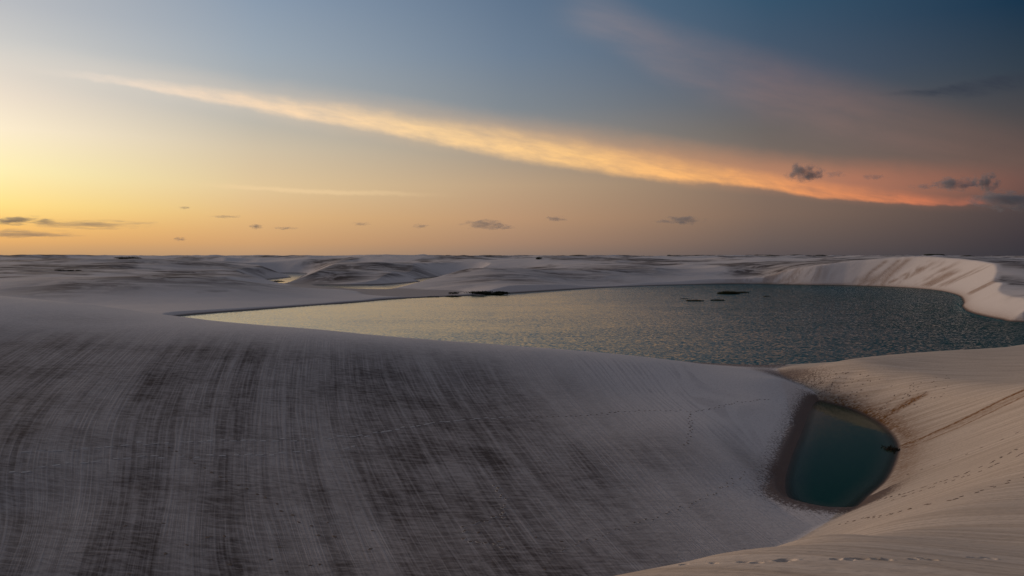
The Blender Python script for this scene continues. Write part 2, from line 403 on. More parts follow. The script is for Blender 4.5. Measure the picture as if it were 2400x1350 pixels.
# ------------------------------------------------------------------ terrain grid
half = 37.0
th = np.concatenate([np.linspace(-half, half, 780), half + (360-2*half)*np.linspace(0, 1, 202)[1:-1]])
th = np.radians(th)
def lg(a, b, n): return np.exp(np.linspace(math.log(a), math.log(b), n, endpoint=False))
rr = np.concatenate([lg(1.0, 12, 50), np.linspace(12, 24, 200, endpoint=False), lg(24, 60, 90), lg(60, 240, 310), lg(240, 900, 270), lg(900, 4000, 170), lg(4000, 60000, 46)])
nt, nr = len(th), len(rr)
gx = (rr[:, None]*np.sin(th)[None]); gy = (rr[:, None]*np.cos(th)[None])
gz, zl, zr, zf, psd, bsd = height(gx, gy, True)

# footprints pressed into the near sand
fp_px = [(1534,1330),(1604,1323),(1674,1320),(1748,1317),(1774,1319),(1832,1315),(1846,1312),(1960,1311),(1992,1312),(2012,1310),(2062,1311),(2078,1312),(2140,1311),(2162,1309),(2182,1312),(2290,1308),(2318,1309)]
fp = hit([p[0] for p in fp_px], [p[1] for p in fp_px])
fmask = np.zeros(gz.shape)
nearrow = rr < 30
for i, (fx, fy) in enumerate(fp):
    a = 0.05+0.09*rng.random(); b = 0.04+0.05*rng.random(); an = rng.uniform(-0.6, 0.6)
    dxx = gx[nearrow]-fx; dyy = gy[nearrow]-fy
    p_ = (dxx*math.cos(an)+dyy*math.sin(an))/a; q_ = (-dxx*math.sin(an)+dyy*math.cos(an))/b
    e = p_*p_+q_*q_
    gz[nearrow] += -0.09*np.exp(-e) + 0.02*np.exp(-((np.sqrt(e)-1.7)/0.5)**2)*(q_ > -0.5)
    fmask[nearrow] = np.maximum(fmask[nearrow], np.exp(-(e/0.9)**2))

# ---- attributes the sand material reads
def track_mask(px, w, base=None):
    P = hit([p[0] for p in px], [p[1] for p in px])
    lo = P.min(0)-4*w; hi = P.max(0)+4*w
    k = (gx > lo[0]) & (gx < hi[0]) & (gy > lo[1]) & (gy < hi[1])
    out = np.zeros(gz.shape)
    d, t, s = seg_dist(gx[k], gy[k], P)
    out[k] = np.exp(-(d/w)**2)
    return out
orange = np.zeros(gz.shape)
for px_, w, a in [([(2430,900),(2397,916),(2249,987),(2147,1033),(2112,1044)], 0.5, 1.3), ([(2430,915),(2397,930),(2249,1001),(2147,1043),(2112,1050)], 0.3, 1.2),
                  ([(2397,923),(2249,994),(2147,1038),(2112,1046)], 1.1, 0.45),
                  ([(2160,928),(2101,962),(2060,984)], 0.8, 1.1), ([(2140,934),(2090,962),(2050,976)], 0.7, 0.9), ([(2120,945),(2075,975)], 1.2, 0.8), ([(2110,925),(2055,962)], 0.25, 0.6)]:
    orange = np.maximum(orange, a*track_mask(px_, w))
onR = (zr > zl-0.05)
east = sstep(gx, 51, 56)*1.0 + sstep(gx-0.55*(gy-90), 40, 45)*(gy < 120)
orange = np.maximum(orange, np.where(psd < 20, 1.25*np.exp(-(np.clip(psd, 0, None)/2.3)**1.3)*np.clip(east, 0, 1), 0))
orange = np.maximum(orange, np.where(bsd < 30, 0.9*np.exp(-np.clip(bsd, 0, None)/2.2)*sstep(gx, 150, 200), 0))
# brown slide marks on the far lee slope
arc = sstep(gx, 170, 230)*sstep(gy, 330, 420)*(bsd < 58)*(bsd > 0)*sstep(gz-0.62*bsd, -3.0, -0.9)
along = np.zeros(gz.shape); ka = arc > 0
along[ka] = seg_dist(gx[ka], gy[ka], BIG, True)[1]*6.0
brn = arc*sstep(fbm(along*0.16 - bsd*0.03, bsd*0.012, 77, 5, 0.75), 0.40, 0.62)*sstep(fbm(gx/60, gy/60, 19, 2), 0.28, 0.55)*sstep(bsd, 1, 5)*sstep(-bsd, -44, -20)
for px_, w in [([(2126,610),(2085,645),(2066,668)], 3.0), ([(2105,612),(2068,642),(2048,662)], 2.0), ([(2075,613),(2038,640),(2022,664)], 2.0)]:
    brn = np.maximum(brn, 0.9*track_mask(px_, w)*(bsd < 58))
orange = np.maximum(orange, 0.75*brn)
# strata lines of the near dune (x shifted so that they bend as in plan)
cc = np.interp(gx, [-60,-20,0,28,40,60], [27,29,20,6,-20,-40])
strata = gx + cc*np.log(np.maximum(gy, 20)/80.0) + 17*sstep(-gx, 20, 42)*(-0.12*np.log1p(np.exp(-np.log(np.maximum(gy, 20)/95.0)/0.12)))
strata = np.where(gy > 15, strata, 0)
# regions
reg_L = (zl >= zr) & (zl >= zf)
reg_R = (zr > zl) & (zr >= zf)
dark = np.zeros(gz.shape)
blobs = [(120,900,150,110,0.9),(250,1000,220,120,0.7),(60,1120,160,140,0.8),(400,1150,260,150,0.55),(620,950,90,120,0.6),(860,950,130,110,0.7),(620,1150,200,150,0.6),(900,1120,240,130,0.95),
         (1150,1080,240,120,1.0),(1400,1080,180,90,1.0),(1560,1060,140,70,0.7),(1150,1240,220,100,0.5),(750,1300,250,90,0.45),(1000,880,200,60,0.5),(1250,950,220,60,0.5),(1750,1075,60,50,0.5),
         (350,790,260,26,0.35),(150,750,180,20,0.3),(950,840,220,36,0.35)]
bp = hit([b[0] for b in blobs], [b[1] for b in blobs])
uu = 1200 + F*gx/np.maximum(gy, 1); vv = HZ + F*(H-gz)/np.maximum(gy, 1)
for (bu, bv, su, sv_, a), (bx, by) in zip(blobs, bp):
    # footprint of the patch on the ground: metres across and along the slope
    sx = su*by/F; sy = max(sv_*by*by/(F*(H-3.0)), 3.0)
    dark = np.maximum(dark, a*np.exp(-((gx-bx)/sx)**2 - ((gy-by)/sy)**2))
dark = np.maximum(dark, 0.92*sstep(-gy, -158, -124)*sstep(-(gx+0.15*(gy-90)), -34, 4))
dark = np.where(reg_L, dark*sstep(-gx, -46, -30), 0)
# darker, rippled windward backs of the middle and far dunes
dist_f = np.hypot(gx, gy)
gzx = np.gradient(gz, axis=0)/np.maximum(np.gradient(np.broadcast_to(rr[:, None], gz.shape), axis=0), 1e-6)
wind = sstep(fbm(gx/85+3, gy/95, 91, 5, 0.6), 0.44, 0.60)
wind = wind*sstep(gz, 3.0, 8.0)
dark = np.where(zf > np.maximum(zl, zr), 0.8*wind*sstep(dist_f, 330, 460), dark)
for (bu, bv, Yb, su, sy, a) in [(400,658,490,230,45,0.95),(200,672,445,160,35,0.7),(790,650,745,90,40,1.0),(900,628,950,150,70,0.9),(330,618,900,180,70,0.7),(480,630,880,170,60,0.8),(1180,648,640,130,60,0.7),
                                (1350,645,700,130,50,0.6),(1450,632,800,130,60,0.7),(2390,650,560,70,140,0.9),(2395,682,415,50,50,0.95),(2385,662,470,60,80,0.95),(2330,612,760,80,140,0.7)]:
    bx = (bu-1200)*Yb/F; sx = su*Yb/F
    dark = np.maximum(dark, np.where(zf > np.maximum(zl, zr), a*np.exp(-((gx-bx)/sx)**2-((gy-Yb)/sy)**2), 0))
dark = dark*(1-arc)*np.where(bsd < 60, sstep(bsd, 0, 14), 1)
streak_m = np.where(reg_L, sstep(-gy, -158, -135)*sstep(-gx, -42, -24), 0)
damp = np.clip(fmask, 0, 1)
# damp sand beside the pool
south = sstep(-gy, -90, -80)
damp = np.maximum(damp, np.where((psd < 14) & (reg_L | (gy < 84)), 0.62*sstep(-psd, -(6.0+2.5*south), -0.5)+0.38*sstep(-psd, -(2.2+2.0*south), -0.6), 0))
damp = np.maximum(damp, np.where((np.hypot(gx-55, (gy-160)*0.6) < 26), 0.75*np.exp(-((gx-54)/6)**2-((gy-160)/22)**2), 0))
damp = np.maximum(damp, np.where(reg_L & (bsd < 25), 0.7*sstep(-bsd, -16, -3)*sstep(gx, 10, 30), 0))
slip = np.where(reg_R, 1.0, 0.0)

# normals from the height grid
P3 = np.stack([gx, gy, gz], -1)
dr = np.gradient(P3, axis=0); dt = np.roll(P3, -1, 1)-np.roll(P3, 1, 1)
nrm = np.cross(dt, dr); nrm /= np.linalg.norm(nrm, axis=-1, keepdims=True)+1e-12
nrm[nrm[..., 2] < 0] *= -1

# face regions -> separate pieces of the setting
i0 = np.arange(nr-1)[:, None]*nt + np.arange(nt)[None]
jn = (np.arange(nt)+1) % nt
quads = np.stack([i0, np.arange(nr-1)[:, None]*nt+jn[None], (np.arange(nr-1)[:, None]+1)*nt+jn[None], i0+nt], -1)
cx = gx[:-1, :]; cy = gy[:-1, :]
reg = np.full(cx.shape, 4)
reg[reg_L[:-1]] = 0
rR = reg_R[:-1]
reg[rR & (cy - 0.0*cx < 128)] = 1
reg[rR & (cy >= 128)] = 2
rF = ~(reg_L[:-1] | reg_R[:-1])
reg[rF & (cx > 150) & (cy > 250) & (cy < 830) & (bsd[:-1] < 59)] = 3
reg[rF & (cx < -20) & (cx > -420) & (cy < 640) & (cy > 250)] = 5
# lake beds belong to whichever dune surrounds them
sand_attrs = dict(strata=strata, streak=streak_m, dark=dark, damp=damp, orange=orange, slip=slip)

# ------------------------------------------------------------------ sand material
sand = bpy.data.materials.new('dune_sand'); sand.use_nodes = True
g = G(sand.node_tree)
pos = g.new('ShaderNodeNewGeometry').outputs['Position']
X_, Y_, Z_ = g.sep(pos)
a_str, a_stk, a_drk, a_dmp, a_org, a_slp = (g.attr(n) for n in ('strata', 'streak', 'dark', 'damp', 'orange', 'slip'))
dst = g.vm('LENGTH', pos)
# near wind ripples: thin bands lying across the slope
rip = g.noise(g.xyz(g.m('MULTIPLY', X_, 0.55), g.m('MULTIPLY', Y_, 1.7), 0.0), 1.0, 4.0, 0.70, 0.6)
patch = g.noise(g.xyz(g.m('MULTIPLY', X_, 0.06), g.m('MULTIPLY', Y_, 0.11), 1.0), 1.0, 3.0, 0.65)
farp = g.noise(g.xyz(g.m('MULTIPLY', X_, 0.022), g.m('MULTIPLY', Y_, 0.050), 5.0), 1.0, 4.0, 0.72, 0.8)
grain = g.noise(pos, 4.0, 2.0, 0.7)
isfar = g.ss(dst, 240.0, 420.0)
l2 = g.noise(g.xyz(a_str, g.m('MULTIPLY', Y_, 0.02), 7.0), 0.16, 3.0, 0.6)
# dark sand swept out along the strata, broken by fine ripples across
swp = g.noise(g.xyz(g.m('MULTIPLY', a_str, 0.8), g.m('MULTIPLY', Y_, 0.04), 11.0), 1.0, 4.0, 0.74, 0.25)
nearT = g.m('ADD', g.m('MULTIPLY', g.ss(swp, 0.26, 0.70), 0.44), g.m('ADD', 0.18, g.m('MULTIPLY', g.ss(rip, 0.36, 0.64), 0.38)))
nearT = g.m('ADD', g.m('MULTIPLY', nearT, a_stk), g.m('MULTIPLY', g.ss(rip, 0.40, 0.60), g.m('SUBTRACT', 1.0, a_stk)))
tex = g.m('ADD', g.m('MULTIPLY', nearT, g.m('SUBTRACT', 1.0, isfar)), g.m('MULTIPLY', g.ss(farp, 0.42, 0.56), isfar))
pf = g.ss(patch, 0.36, 0.66)
strip = g.m('SUBTRACT', 1.0, g.m('MULTIPLY', g.m('MULTIPLY', g.ss(l2, 0.44, 0.62), a_stk), 0.22))
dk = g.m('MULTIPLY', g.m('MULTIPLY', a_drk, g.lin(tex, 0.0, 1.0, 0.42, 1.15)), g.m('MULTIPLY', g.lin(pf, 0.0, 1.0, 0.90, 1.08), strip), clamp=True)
# strata: bundles of thin pale lines
l1 = g.noise(g.xyz(a_str, g.m('MULTIPLY', Y_, 0.010), 0.0), 1.9, 3.0, 0.75)
wob = g.noise(g.xyz(a_str, g.m('MULTIPLY', Y_, 0.03), 3.0), 0.5, 3.0, 0.6)
def comb(per, k): return g.m('ADD', g.m('MULTIPLY', g.m('SINE', g.m('ADD', g.m('MULTIPLY', a_str, 2*math.pi/per), g.m('MULTIPLY', wob, k))), 0.5), 0.5)
reg_ = g.m('MULTIPLY', g.ss(g.m('ADD', g.m('MULTIPLY', comb(0.62, 26.0), g.ss(Y_, 60.0, 95.0, 0.35, 1.0)), g.m('MULTIPLY', comb(0.34, 40.0), g.ss(Y_, 60.0, 95.0, 0.65, 0.0))), 0.35, 0.85), g.ss(l1, 0.36, 0.56))
lines = g.m('MULTIPLY', reg_, g.m('MULTIPLY', g.ss(l2, 0.40, 0.56), g.lin(pf, 0.0, 1.0, 1.0, 0.25)))
lines = g.m('MULTIPLY', g.m('MULTIPLY', lines, a_stk), g.lin(tex, 0.0, 1.0, 1.0, 0.7))
faint = g.m('MULTIPLY', g.m('MULTIPLY', g.m('MULTIPLY', reg_, a_stk), g.lin(tex, 0.0, 1.0, 1.0, 0.6)), g.lin(pf, 0.0, 1.0, 0.72, 0.26))
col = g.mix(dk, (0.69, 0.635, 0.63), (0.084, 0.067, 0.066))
col = g.mix(g.m('MULTIPLY', g.m('MAXIMUM', lines, faint), 0.85), col, (0.46, 0.42, 0.425))
# clean slide slopes: paler, warmer, finely streaked down the slope
sstr = g.noise(g.xyz(g.m('ADD', g.m('MULTIPLY', X_, 0.77), g.m('MULTIPLY', Y_, 0.64)), g.m('MULTIPLY', X_, 0.05), 0.0), 1.6, 4.0, 0.70)
scol = g.mix(g.ss(sstr, 0.36, 0.68), (0.62, 0.525, 0.455), (0.45, 0.365, 0.30))
col = g.mix(a_slp, col, scol)
fine = g.noise(pos, 1.7, 5.0, 0.8)
og = g.m('MULTIPLY', a_org, g.lin(fine, 0.38, 0.60, 0.3, 1.2), clamp=True)
col = g.mix(og, col, (0.18, 0.072, 0.012))
dnz = g.noise(pos, 2.8, 4.0, 0.9)
dm = g.ss(g.m('ADD', a_dmp, g.m('MULTIPLY', g.m('SUBTRACT', dnz, 0.5), 2.2)), 0.35, 0.75)
dm = g.m('MULTIPLY', dm, g.ss(a_dmp, 0.02, 0.25))
# sand darkens where the water soaks it
soak = g.ss(g.m('ADD', Z_, g.m('MULTIPLY', g.m('SUBTRACT', dnz, 0.5), 0.30)), 0.02, g.m('MULTIPLY', g.lin(dst, 200.0, 520.0, 0.30, 1.25), g.ss(X_, 190.0, 230.0, 1.0, 0.5)), 1.0, 0.0)
dm = g.m('MAXIMUM', dm, g.m('MULTIPLY', soak, 0.95))
col = g.mix(g.m('MULTIPLY', dm, 0.92), col, (0.085, 0.048, 0.036))
col = g.mix(g.m('MULTIPLY', g.ss(grain, 0.45, 0.72), 0.30), col, (0.18, 0.15, 0.14))
bs = g.new('ShaderNodeBsdfPrincipled')
g.put(bs.inputs['Base Color'], col)
g.put(bs.inputs['Roughness'], g.lin(dm, 0.0, 1.0, 0.95, 0.6)); bs.inputs['Specular IOR Level'].default_value = 0.15
bmp = g.new('ShaderNodeBump'); bmp.inputs['Strength'].default_value = 0.6; bmp.inputs['Distance'].default_value = 0.06
hgt = g.m('ADD', g.m('MULTIPLY', rip, 2.0), g.m('MULTIPLY', lines, 0.6))
hgt = g.m('ADD', g.m('MULTIPLY', hgt, g.lin(a_slp, 0.0, 1.0, 1.0, 0.5)), g.m('MULTIPLY', g.m('MULTIPLY', sstr, a_slp), 1.2))
hgt = g.m('ADD', hgt, g.m('MULTIPLY', g.m('MULTIPLY', farp, isfar), 14.0))
g.put(bmp.inputs['Height'], hgt); g.l.new(bmp.outputs[0], bs.inputs['Normal'])
mo = g.new('ShaderNodeOutputMaterial'); g.l.new(bs.outputs[0], mo.inputs[0])

def build_region(name, rid, label, kind='structure'):
    q = quads[reg == rid].reshape(-1, 4)
    ids, inv = np.unique(q, return_inverse=True)
    q = inv.reshape(-1, 4)
    me = bpy.data.meshes.new(name)
    co = P3.reshape(-1, 3)[ids]
    NN = nrm.reshape(-1, 3)[ids]; tri = np.zeros((0, 3), int)
    if rid == 1:                     # close the disc under the viewer's feet
        first = np.searchsorted(ids, np.arange(nt)); n0 = len(ids)
        co = np.vstack([co, [0, 0, gz[0].mean()]]); NN = np.vstack([NN, [0, 0, 1]])
        tri = np.stack([np.full(nt, n0), first[jn], first], -1)
    nv = len(co)
    me.vertices.add(nv); me.vertices.foreach_set('co', co.astype(np.float32).ravel())
    me.loops.add(q.size+tri.size); me.loops.foreach_set('vertex_index', np.concatenate([q.ravel(), tri.ravel()]).astype(np.int32))
    me.polygons.add(len(q)+len(tri)); me.polygons.foreach_set('loop_start', np.concatenate([np.arange(0, q.size, 4), q.size+np.arange(0, tri.size, 3)]).astype(np.int32))
    me.update(calc_edges=True)
    me.polygons.foreach_set('use_smooth', np.ones(len(q)+len(tri), bool))
    for an, arr in sand_attrs.items():
        at = me.attributes.new(an, 'FLOAT', 'POINT')
        av = arr.reshape(-1)[ids]
        if nv > len(ids): av = np.append(av, av[first[0]])
        at.data.foreach_set('value', av.astype(np.float32))
    me.normals_split_custom_set_from_vertices(NN.astype(np.float32))
    me.materials.append(sand)
    ob = bpy.data.objects.new(name, me); C.objects.link(ob)
    ob['kind'] = kind; ob['label'] = label
    return ob


build_region('terrain', 4, 'white dune field running out to the horizon')
build_region('striped_dune', 0, 'broad grey dune with pale curved strata lines in the left foreground')
build_region('foreground_dune', 1, 'warm lit sand slope falling to the green pool at lower right')
build_region('shoulder_dune', 2, 'smooth low dune between the green pool and the large lagoon')
build_region('lee_slope_dune', 3, 'steep curved sand bank with brown slide marks behind the large lagoon')
build_region('lagoon_bank_dune', 5, 'smooth blue grey dune on the far left shore of the large lagoon')

# ------------------------------------------------------------------ water
def water_material(name, deep, shallow, amp, scale, rough, spec=0.5, drop=2.4):
    m = bpy.data.materials.new(name); m.use_nodes = True
    g = G(m.node_tree)
    pos = g.new('ShaderNodeNewGeometry').outputs['Position']
    X_, Y_, Z_ = g.sep(pos)
    dep = g.attr('depth')
    gust = g.noise(g.xyz(g.m('MULTIPLY', X_, 0.012), g.m('MULTIPLY', Y_, 0.03), 0.0), 1.0, 3.0, 0.6)
    c = g.mix(g.ss(dep, 0.05, drop), shallow, deep)
    def slope(sx, sy, off):
        return g.m('SUBTRACT', g.noise(g.xyz(g.m('MULTIPLY', X_, sx), g.m('MULTIPLY', Y_, sy), off), scale, 4.0, 0.65, 0.4), 0.5)
    gk = g.m('MULTIPLY', g.lin(gust, 0.3, 0.7, 0.75, 1.25), g.m('ADD', g.lin(X_, -120.0, 60.0, 0.20, 0.42), g.ss(X_, 20.0, 200.0, 0.0, 1.45)))   # wave tilt grows rightwards: the bright-to-dark reflection is built into the slopes
    sy_ = g.m('SUBTRACT', g.m('ADD', g.m('MULTIPLY', slope(0.9, 1.7, 0.0), 1.5), g.m('MULTIPLY', slope(0.20, 0.26, 9.0), 0.38)), 0.125)
    sx_ = slope(0.5, 0.9, 40.0)
    nv = g.vm('NORMALIZE', g.xyz(g.m('MULTIPLY', sx_, g.m('MULTIPLY', gk, amp*0.6)), g.m('MULTIPLY', sy_, g.m('MULTIPLY', gk, amp)), 1.0))
    bs = g.new('ShaderNodeBsdfPrincipled'); bs.inputs['Specular IOR Level'].default_value = spec
    g.put(bs.inputs['Base Color'], c); bs.inputs['Roughness'].default_value = rough; bs.inputs['IOR'].default_value = 1.33
    g.l.new(nv, bs.inputs['Normal'])
    tr = g.new('ShaderNodeBsdfTransparent')
    mx = g.new('ShaderNodeMixShader')
    g.put(mx.inputs[0], g.ss(dep, 0.0, 0.45, 0.35, 1.0))
    g.l.new(tr.outputs[0], mx.inputs[1]); g.l.new(bs.outputs[0], mx.inputs[2])
    mo = g.new('ShaderNodeOutputMaterial'); g.l.new(mx.outputs[0], mo.inputs[0])
    return m
M_big = water_material('lagoon_water', (0.003, 0.060, 0.036), (0.008, 0.13, 0.105), 0.85, 1.0, 0.06)
M_pool = water_material('pool_water', (0.003, 0.038, 0.017), (0.045, 0.06, 0.038), 0.07, 2.0, 0.05, 0.06, 1.1)
M_far = water_material('far_water', (0.02, 0.07, 0.08), (0.04, 0.09, 0.09), 0.3, 1.0, 0.12)
def build_water(name, poly, nx, ny, mat, label, dpt):
    P = np.array(poly); lo = P.min(0)-3; hi = P.max(0)+3
    xs = np.linspace(lo[0], hi[0], nx); ys = np.linspace(lo[1], hi[1], ny)
    Xg, Yg = np.meshgrid(xs, ys)
    sdv = lake_sd(Xg.ravel(), Yg.ravel(), poly).reshape(Xg.shape)
    cell = max(xs[1]-xs[0], ys[1]-ys[0])
    ok = sdv < cell*1.2
    fk = ok[:-1, :-1] & ok[1:, :-1] & ok[:-1, 1:] & ok[1:, 1:]
    I = np.arange(nx*ny).reshape(ny, nx)
    q = np.stack([I[:-1, :-1], I[:-1, 1:], I[1:, 1:], I[1:, :-1]], -1)[fk]
    ids, inv = np.unique(q, return_inverse=True); q = inv.reshape(-1, 4)
    me = bpy.data.meshes.new(name)
    co = np.stack([Xg.ravel(), Yg.ravel(), np.zeros(Xg.size)], -1)[ids]
    me.from_pydata(co.tolist(), [], q.tolist())
    at = me.attributes.new('depth', 'FLOAT', 'POINT')
    at.data.foreach_set('value', np.clip(-sdv.ravel()[ids]*0.35, 0, dpt).astype(np.float32))
    me.materials.append(mat)
    o = bpy.data.objects.new(name, me); C.objects.link(o)
    o['kind'] = 'structure'; o['label'] = label
    return o
build_water('lagoon', BIG, 320, 340, M_big, 'large rippled lagoon, golden at left and dark teal at right', 3.0)
build_water('pool', POOL, 130, 260, M_pool, 'small still dark green pool at the foot of the sand slope', 2.6)
build_water('lagoon', WEST, 80, 80, M_far, 'small pale lagoon lying between the distant left dunes', 3.0)
build_water('lagoon', CHAN, 90, 90, M_far, 'narrow pale lagoon between the middle distance dunes', 3.0)

# ------------------------------------------------------------------ prints and plants
def simple_mat(name, c1, c2, scale=1.0, rough=0.9):
    m = bpy.data.materials.new(name); m.use_nodes = True
    g = G(m.node_tree)
    pos = g.new('ShaderNodeNewGeometry').outputs['Position']
    bs = g.new('ShaderNodeBsdfPrincipled')
    g.put(bs.inputs['Base Color'], g.mix(g.ss(g.noise(pos, scale, 3.0, 0.6), 0.35, 0.65), c1, c2))
    bs.inputs['Roughness'].default_value = rough; bs.inputs['Specular IOR Level'].default_value = 0.15
    mo = g.new('ShaderNodeOutputMaterial'); g.l.new(bs.outputs[0], mo.inputs[0])
    return m
M_damp = simple_mat('damp_sand', (0.12, 0.09, 0.075), (0.22, 0.17, 0.14), 2.0)
M_pale = simple_mat('turned_sand', (0.58, 0.55, 0.54), (0.50, 0.47, 0.46), 2.0)
M_leaf = simple_mat('scrub_leaves', (0.030, 0.034, 0.018), (0.055, 0.055, 0.030), 0.6)
M_stem = simple_mat('scrub_stems', (0.06, 0.045, 0.03), (0.09, 0.07, 0.05), 1.0)
M_mud = simple_mat('dark_mud', (0.035, 0.028, 0.020), (0.06, 0.045, 0.03), 0.5)
M_reed = simple_mat('reeds', (0.030, 0.040, 0.014), (0.06, 0.06, 0.022), 0.7)

def mesh_obj(name, V, Fc, mats, parent=None, midx=None, smooth=False):
    me = bpy.data.meshes.new(name)
    me.from_pydata([tuple(map(float, v)) for v in V], [], [tuple(map(int, f)) for f in Fc])
    for m in (mats if isinstance(mats, (list, tuple)) else [mats]): me.materials.append(m)
    if midx is not None: me.polygons.foreach_set('material_index', np.array(midx, np.int32))
    if smooth: me.polygons.foreach_set('use_smooth', np.ones(len(Fc), bool))
    me.update()
    o = bpy.data.objects.new(name, me); C.objects.link(o)
    if parent: o.parent = parent
    return o
def tag(o, label, cat=None, group=None, kind=None):
    o['label'] = label
    if cat: o['category'] = cat
    if group: o['group'] = group
    if kind: o['kind'] = kind
def prints(px, step, label, mats, size=(0.12, 0.075), lift=0.03, jit=0.25, scatter=False):
    P = hit([p[0] for p in px], [p[1] for p in px])
    if scatter: pts = [(x, y, rng.uniform(0, 6.28)) for x, y in P]
    else:
        pts = []
        seg = np.hypot(*np.diff(P, axis=0).T); cum = np.concatenate([[0], np.cumsum(seg)])
        for k, d in enumerate(np.arange(0, cum[-1], step)):
            x = np.interp(d, cum, P[:, 0]); y = np.interp(d, cum, P[:, 1])
            i = min(np.searchsorted(cum, d, 'right')-1, len(seg)-1); t = (P[i+1]-P[i])/seg[i]
            sd = (0.13 if k % 2 else -0.13)
            pts.append((x-t[1]*sd+rng.normal(0, jit*0.4), y+t[0]*sd+rng.normal(0, jit), math.atan2(t[1], t[0])))
    ring = []; Fc = []; mi = []; n = 8
    for x, y, an in pts:
        a = size[0]*rng.uniform(0.7, 1.3); b = size[1]*rng.uniform(0.7, 1.3)
        n0 = len(ring)
        for rad_, up in ((1.75, -0.02), (1.25, lift), (0.85, 0.03), (0.4, 0.022)):
            for j in range(n):
                q = 2*math.pi*j/n; w = 1+rng.uniform(-0.15, 0.15)
                ex, ey = a*rad_*w*math.cos(q), b*rad_*w*math.sin(q)
                ring.append((x+ex*math.cos(an)-ey*math.sin(an), y+ex*math.sin(an)+ey*math.cos(an), up*(1 if rad_ != 1.25 else rng.uniform(0.4, 1.2))))
        for k in range(3):
            for j in range(n):
                Fc.append((n0+k*n+j, n0+k*n+(j+1) % n, n0+(k+1)*n+(j+1) % n, n0+(k+1)*n+j)); mi.append(0 if k < 1 else 1)
        Fc.append(tuple(n0+3*n+j for j in range(n))); mi.append(1)
    R_ = np.array(ring); zz = height(R_[:, 0], R_[:, 1])
    V = np.column_stack([R_[:, :2], zz+R_[:, 2]])
    o = mesh_obj('footprint_trail', V, Fc, mats, midx=mi)
    tag(o, label, 'footprints', None, 'stuff')
    return o
sandD = [M_pale, M_damp]; sandP = [M_pale, M_pale]; sandDD = [M_damp, M_damp]
prints([(1800,936),(1718,944),(1630,965),(1499,962),(1412,970),(1324,976),(1193,976)], 0.8, 'dotted trail of dark footprints crossing the upper right of the striped dune', sandDD)
prints([(1193,977),(1106,983),(1018,990),(909,1009),(857,1021),(799,1024),(626,1034),(481,1033),(289,1044),(96,1058),(29,1060)], 1.1, 'line of pale scuffed footprints running left across the striped dune', sandP, (0.26,0.10), 0.04, 0.3)
prints([(830,1046),(789,1051),(578,1068),(337,1070),(241,1079),(159,1086),(24,1109)], 1.3, 'lower line of pale footprints crossing the striped dune near the left edge', sandP, (0.24,0.09), 0.04, 0.3)
prints([(1617,970),(1621,1013),(1604,1045)], 0.9, 'short branch of dark footprints turning down towards the viewer on the striped dune', sandDD)
prints([(400,1046),(486,1100),(611,1164),(732,1237),(790,1268)], 1.6, 'dark footprints stepping down the middle left of the striped dune', sandDD, (0.15,0.09))
prints([(1750,1110),(1731,1123),(1630,1180),(1499,1223),(1359,1276),(1290,1300)], 0.9, 'faint footprints running from the pool to the bottom of the striped dune', sandD, (0.12,0.07))
prints([(1163,1140),(1185,1180),(1176,1212),(1088,1234),(1090,1262),(1180,1285)], 0.8, 'faint churned footprints low in the middle of the striped dune', sandD, (0.17,0.10), 0.04)
prints([(700+rng.uniform(-500,640), 1290+rng.uniform(-70,55)) for k in range(24)], 1, 'scattered dark prints at the foot of the striped dune', sandDD, (0.13,0.08), scatter=True)
prints([(2420,1036),(2392,1048),(2333,1080),(2266,1109),(2122,1156),(2029,1180)], 0.7, 'upper trail of dark footprints slanting down the warm slope to the pool', sandDD, (0.13,0.075), 0.03)
prints([(2400,1062),(2300,1104),(2180,1144),(2090,1172)], 0.8, 'second trail of dark footprints beside the upper one on the warm slope', sandDD, (0.12,0.07), 0.03)
prints([(2420,1108),(2398,1116),(2312,1147),(2219,1175),(2122,1196),(2050,1211),(1974,1226)], 0.9, 'lowest trail of footprints slanting down the warm slope to the wet sand', sandDD, (0.12,0.07), 0.03)
prints([(2392,1012),(2249,1071),(2122,1113)], 1.6, 'sparse faint prints high on the warm slope above the pool', sandDD, (0.11,0.06), 0.03)
sc = [(1900+abs(rng.normal(0,1))*75, 872+rng.uniform(0,62)) for k in range(90)] + [(rng.uniform(2040,2230), 0) for k in range(70)]
sc = [(u, v if v else 965-(u-2060)*0.42+rng.normal(0,16)) for u, v in sc if u < 2240]
prints(sc, 1, 'scattered small prints and crumbs on the low dune behind the pool', sandDD, (0.11,0.06), 0.03, scatter=True)

def leaves(n, w, d, h, size, lumps=7):
    cs = [(rng.uniform(-0.42, 0.42)*w, rng.uniform(-0.35, 0.35)*d, rng.uniform(0.12, 0.5)*h, rng.uniform(0.55, 1.0)) for _ in range(lumps)]
    V = []; Fc = []
    for i in range(n):
        c = cs[rng.integers(lumps)]
        v = rng.normal(size=3); v /= np.linalg.norm(v); r = rng.random()**0.4*c[3]
        p = np.array([c[0]+v[0]*r*w*0.20, c[1]+v[1]*r*d*0.24, max(0.05, c[2]+v[2]*r*h*0.46)])
        a = rng.normal(size=3); a /= np.linalg.norm(a); b = np.cross(a, rng.normal(size=3)); b /= np.linalg.norm(b)+1e-9
        s_ = size*rng.uniform(0.6, 1.4)
        k = len(V); V += [p-a*s_, p+b*s_*0.45, p+a*s_, p-b*s_*0.45]; Fc.append((k, k+1, k+2, k+3))
    return V, Fc
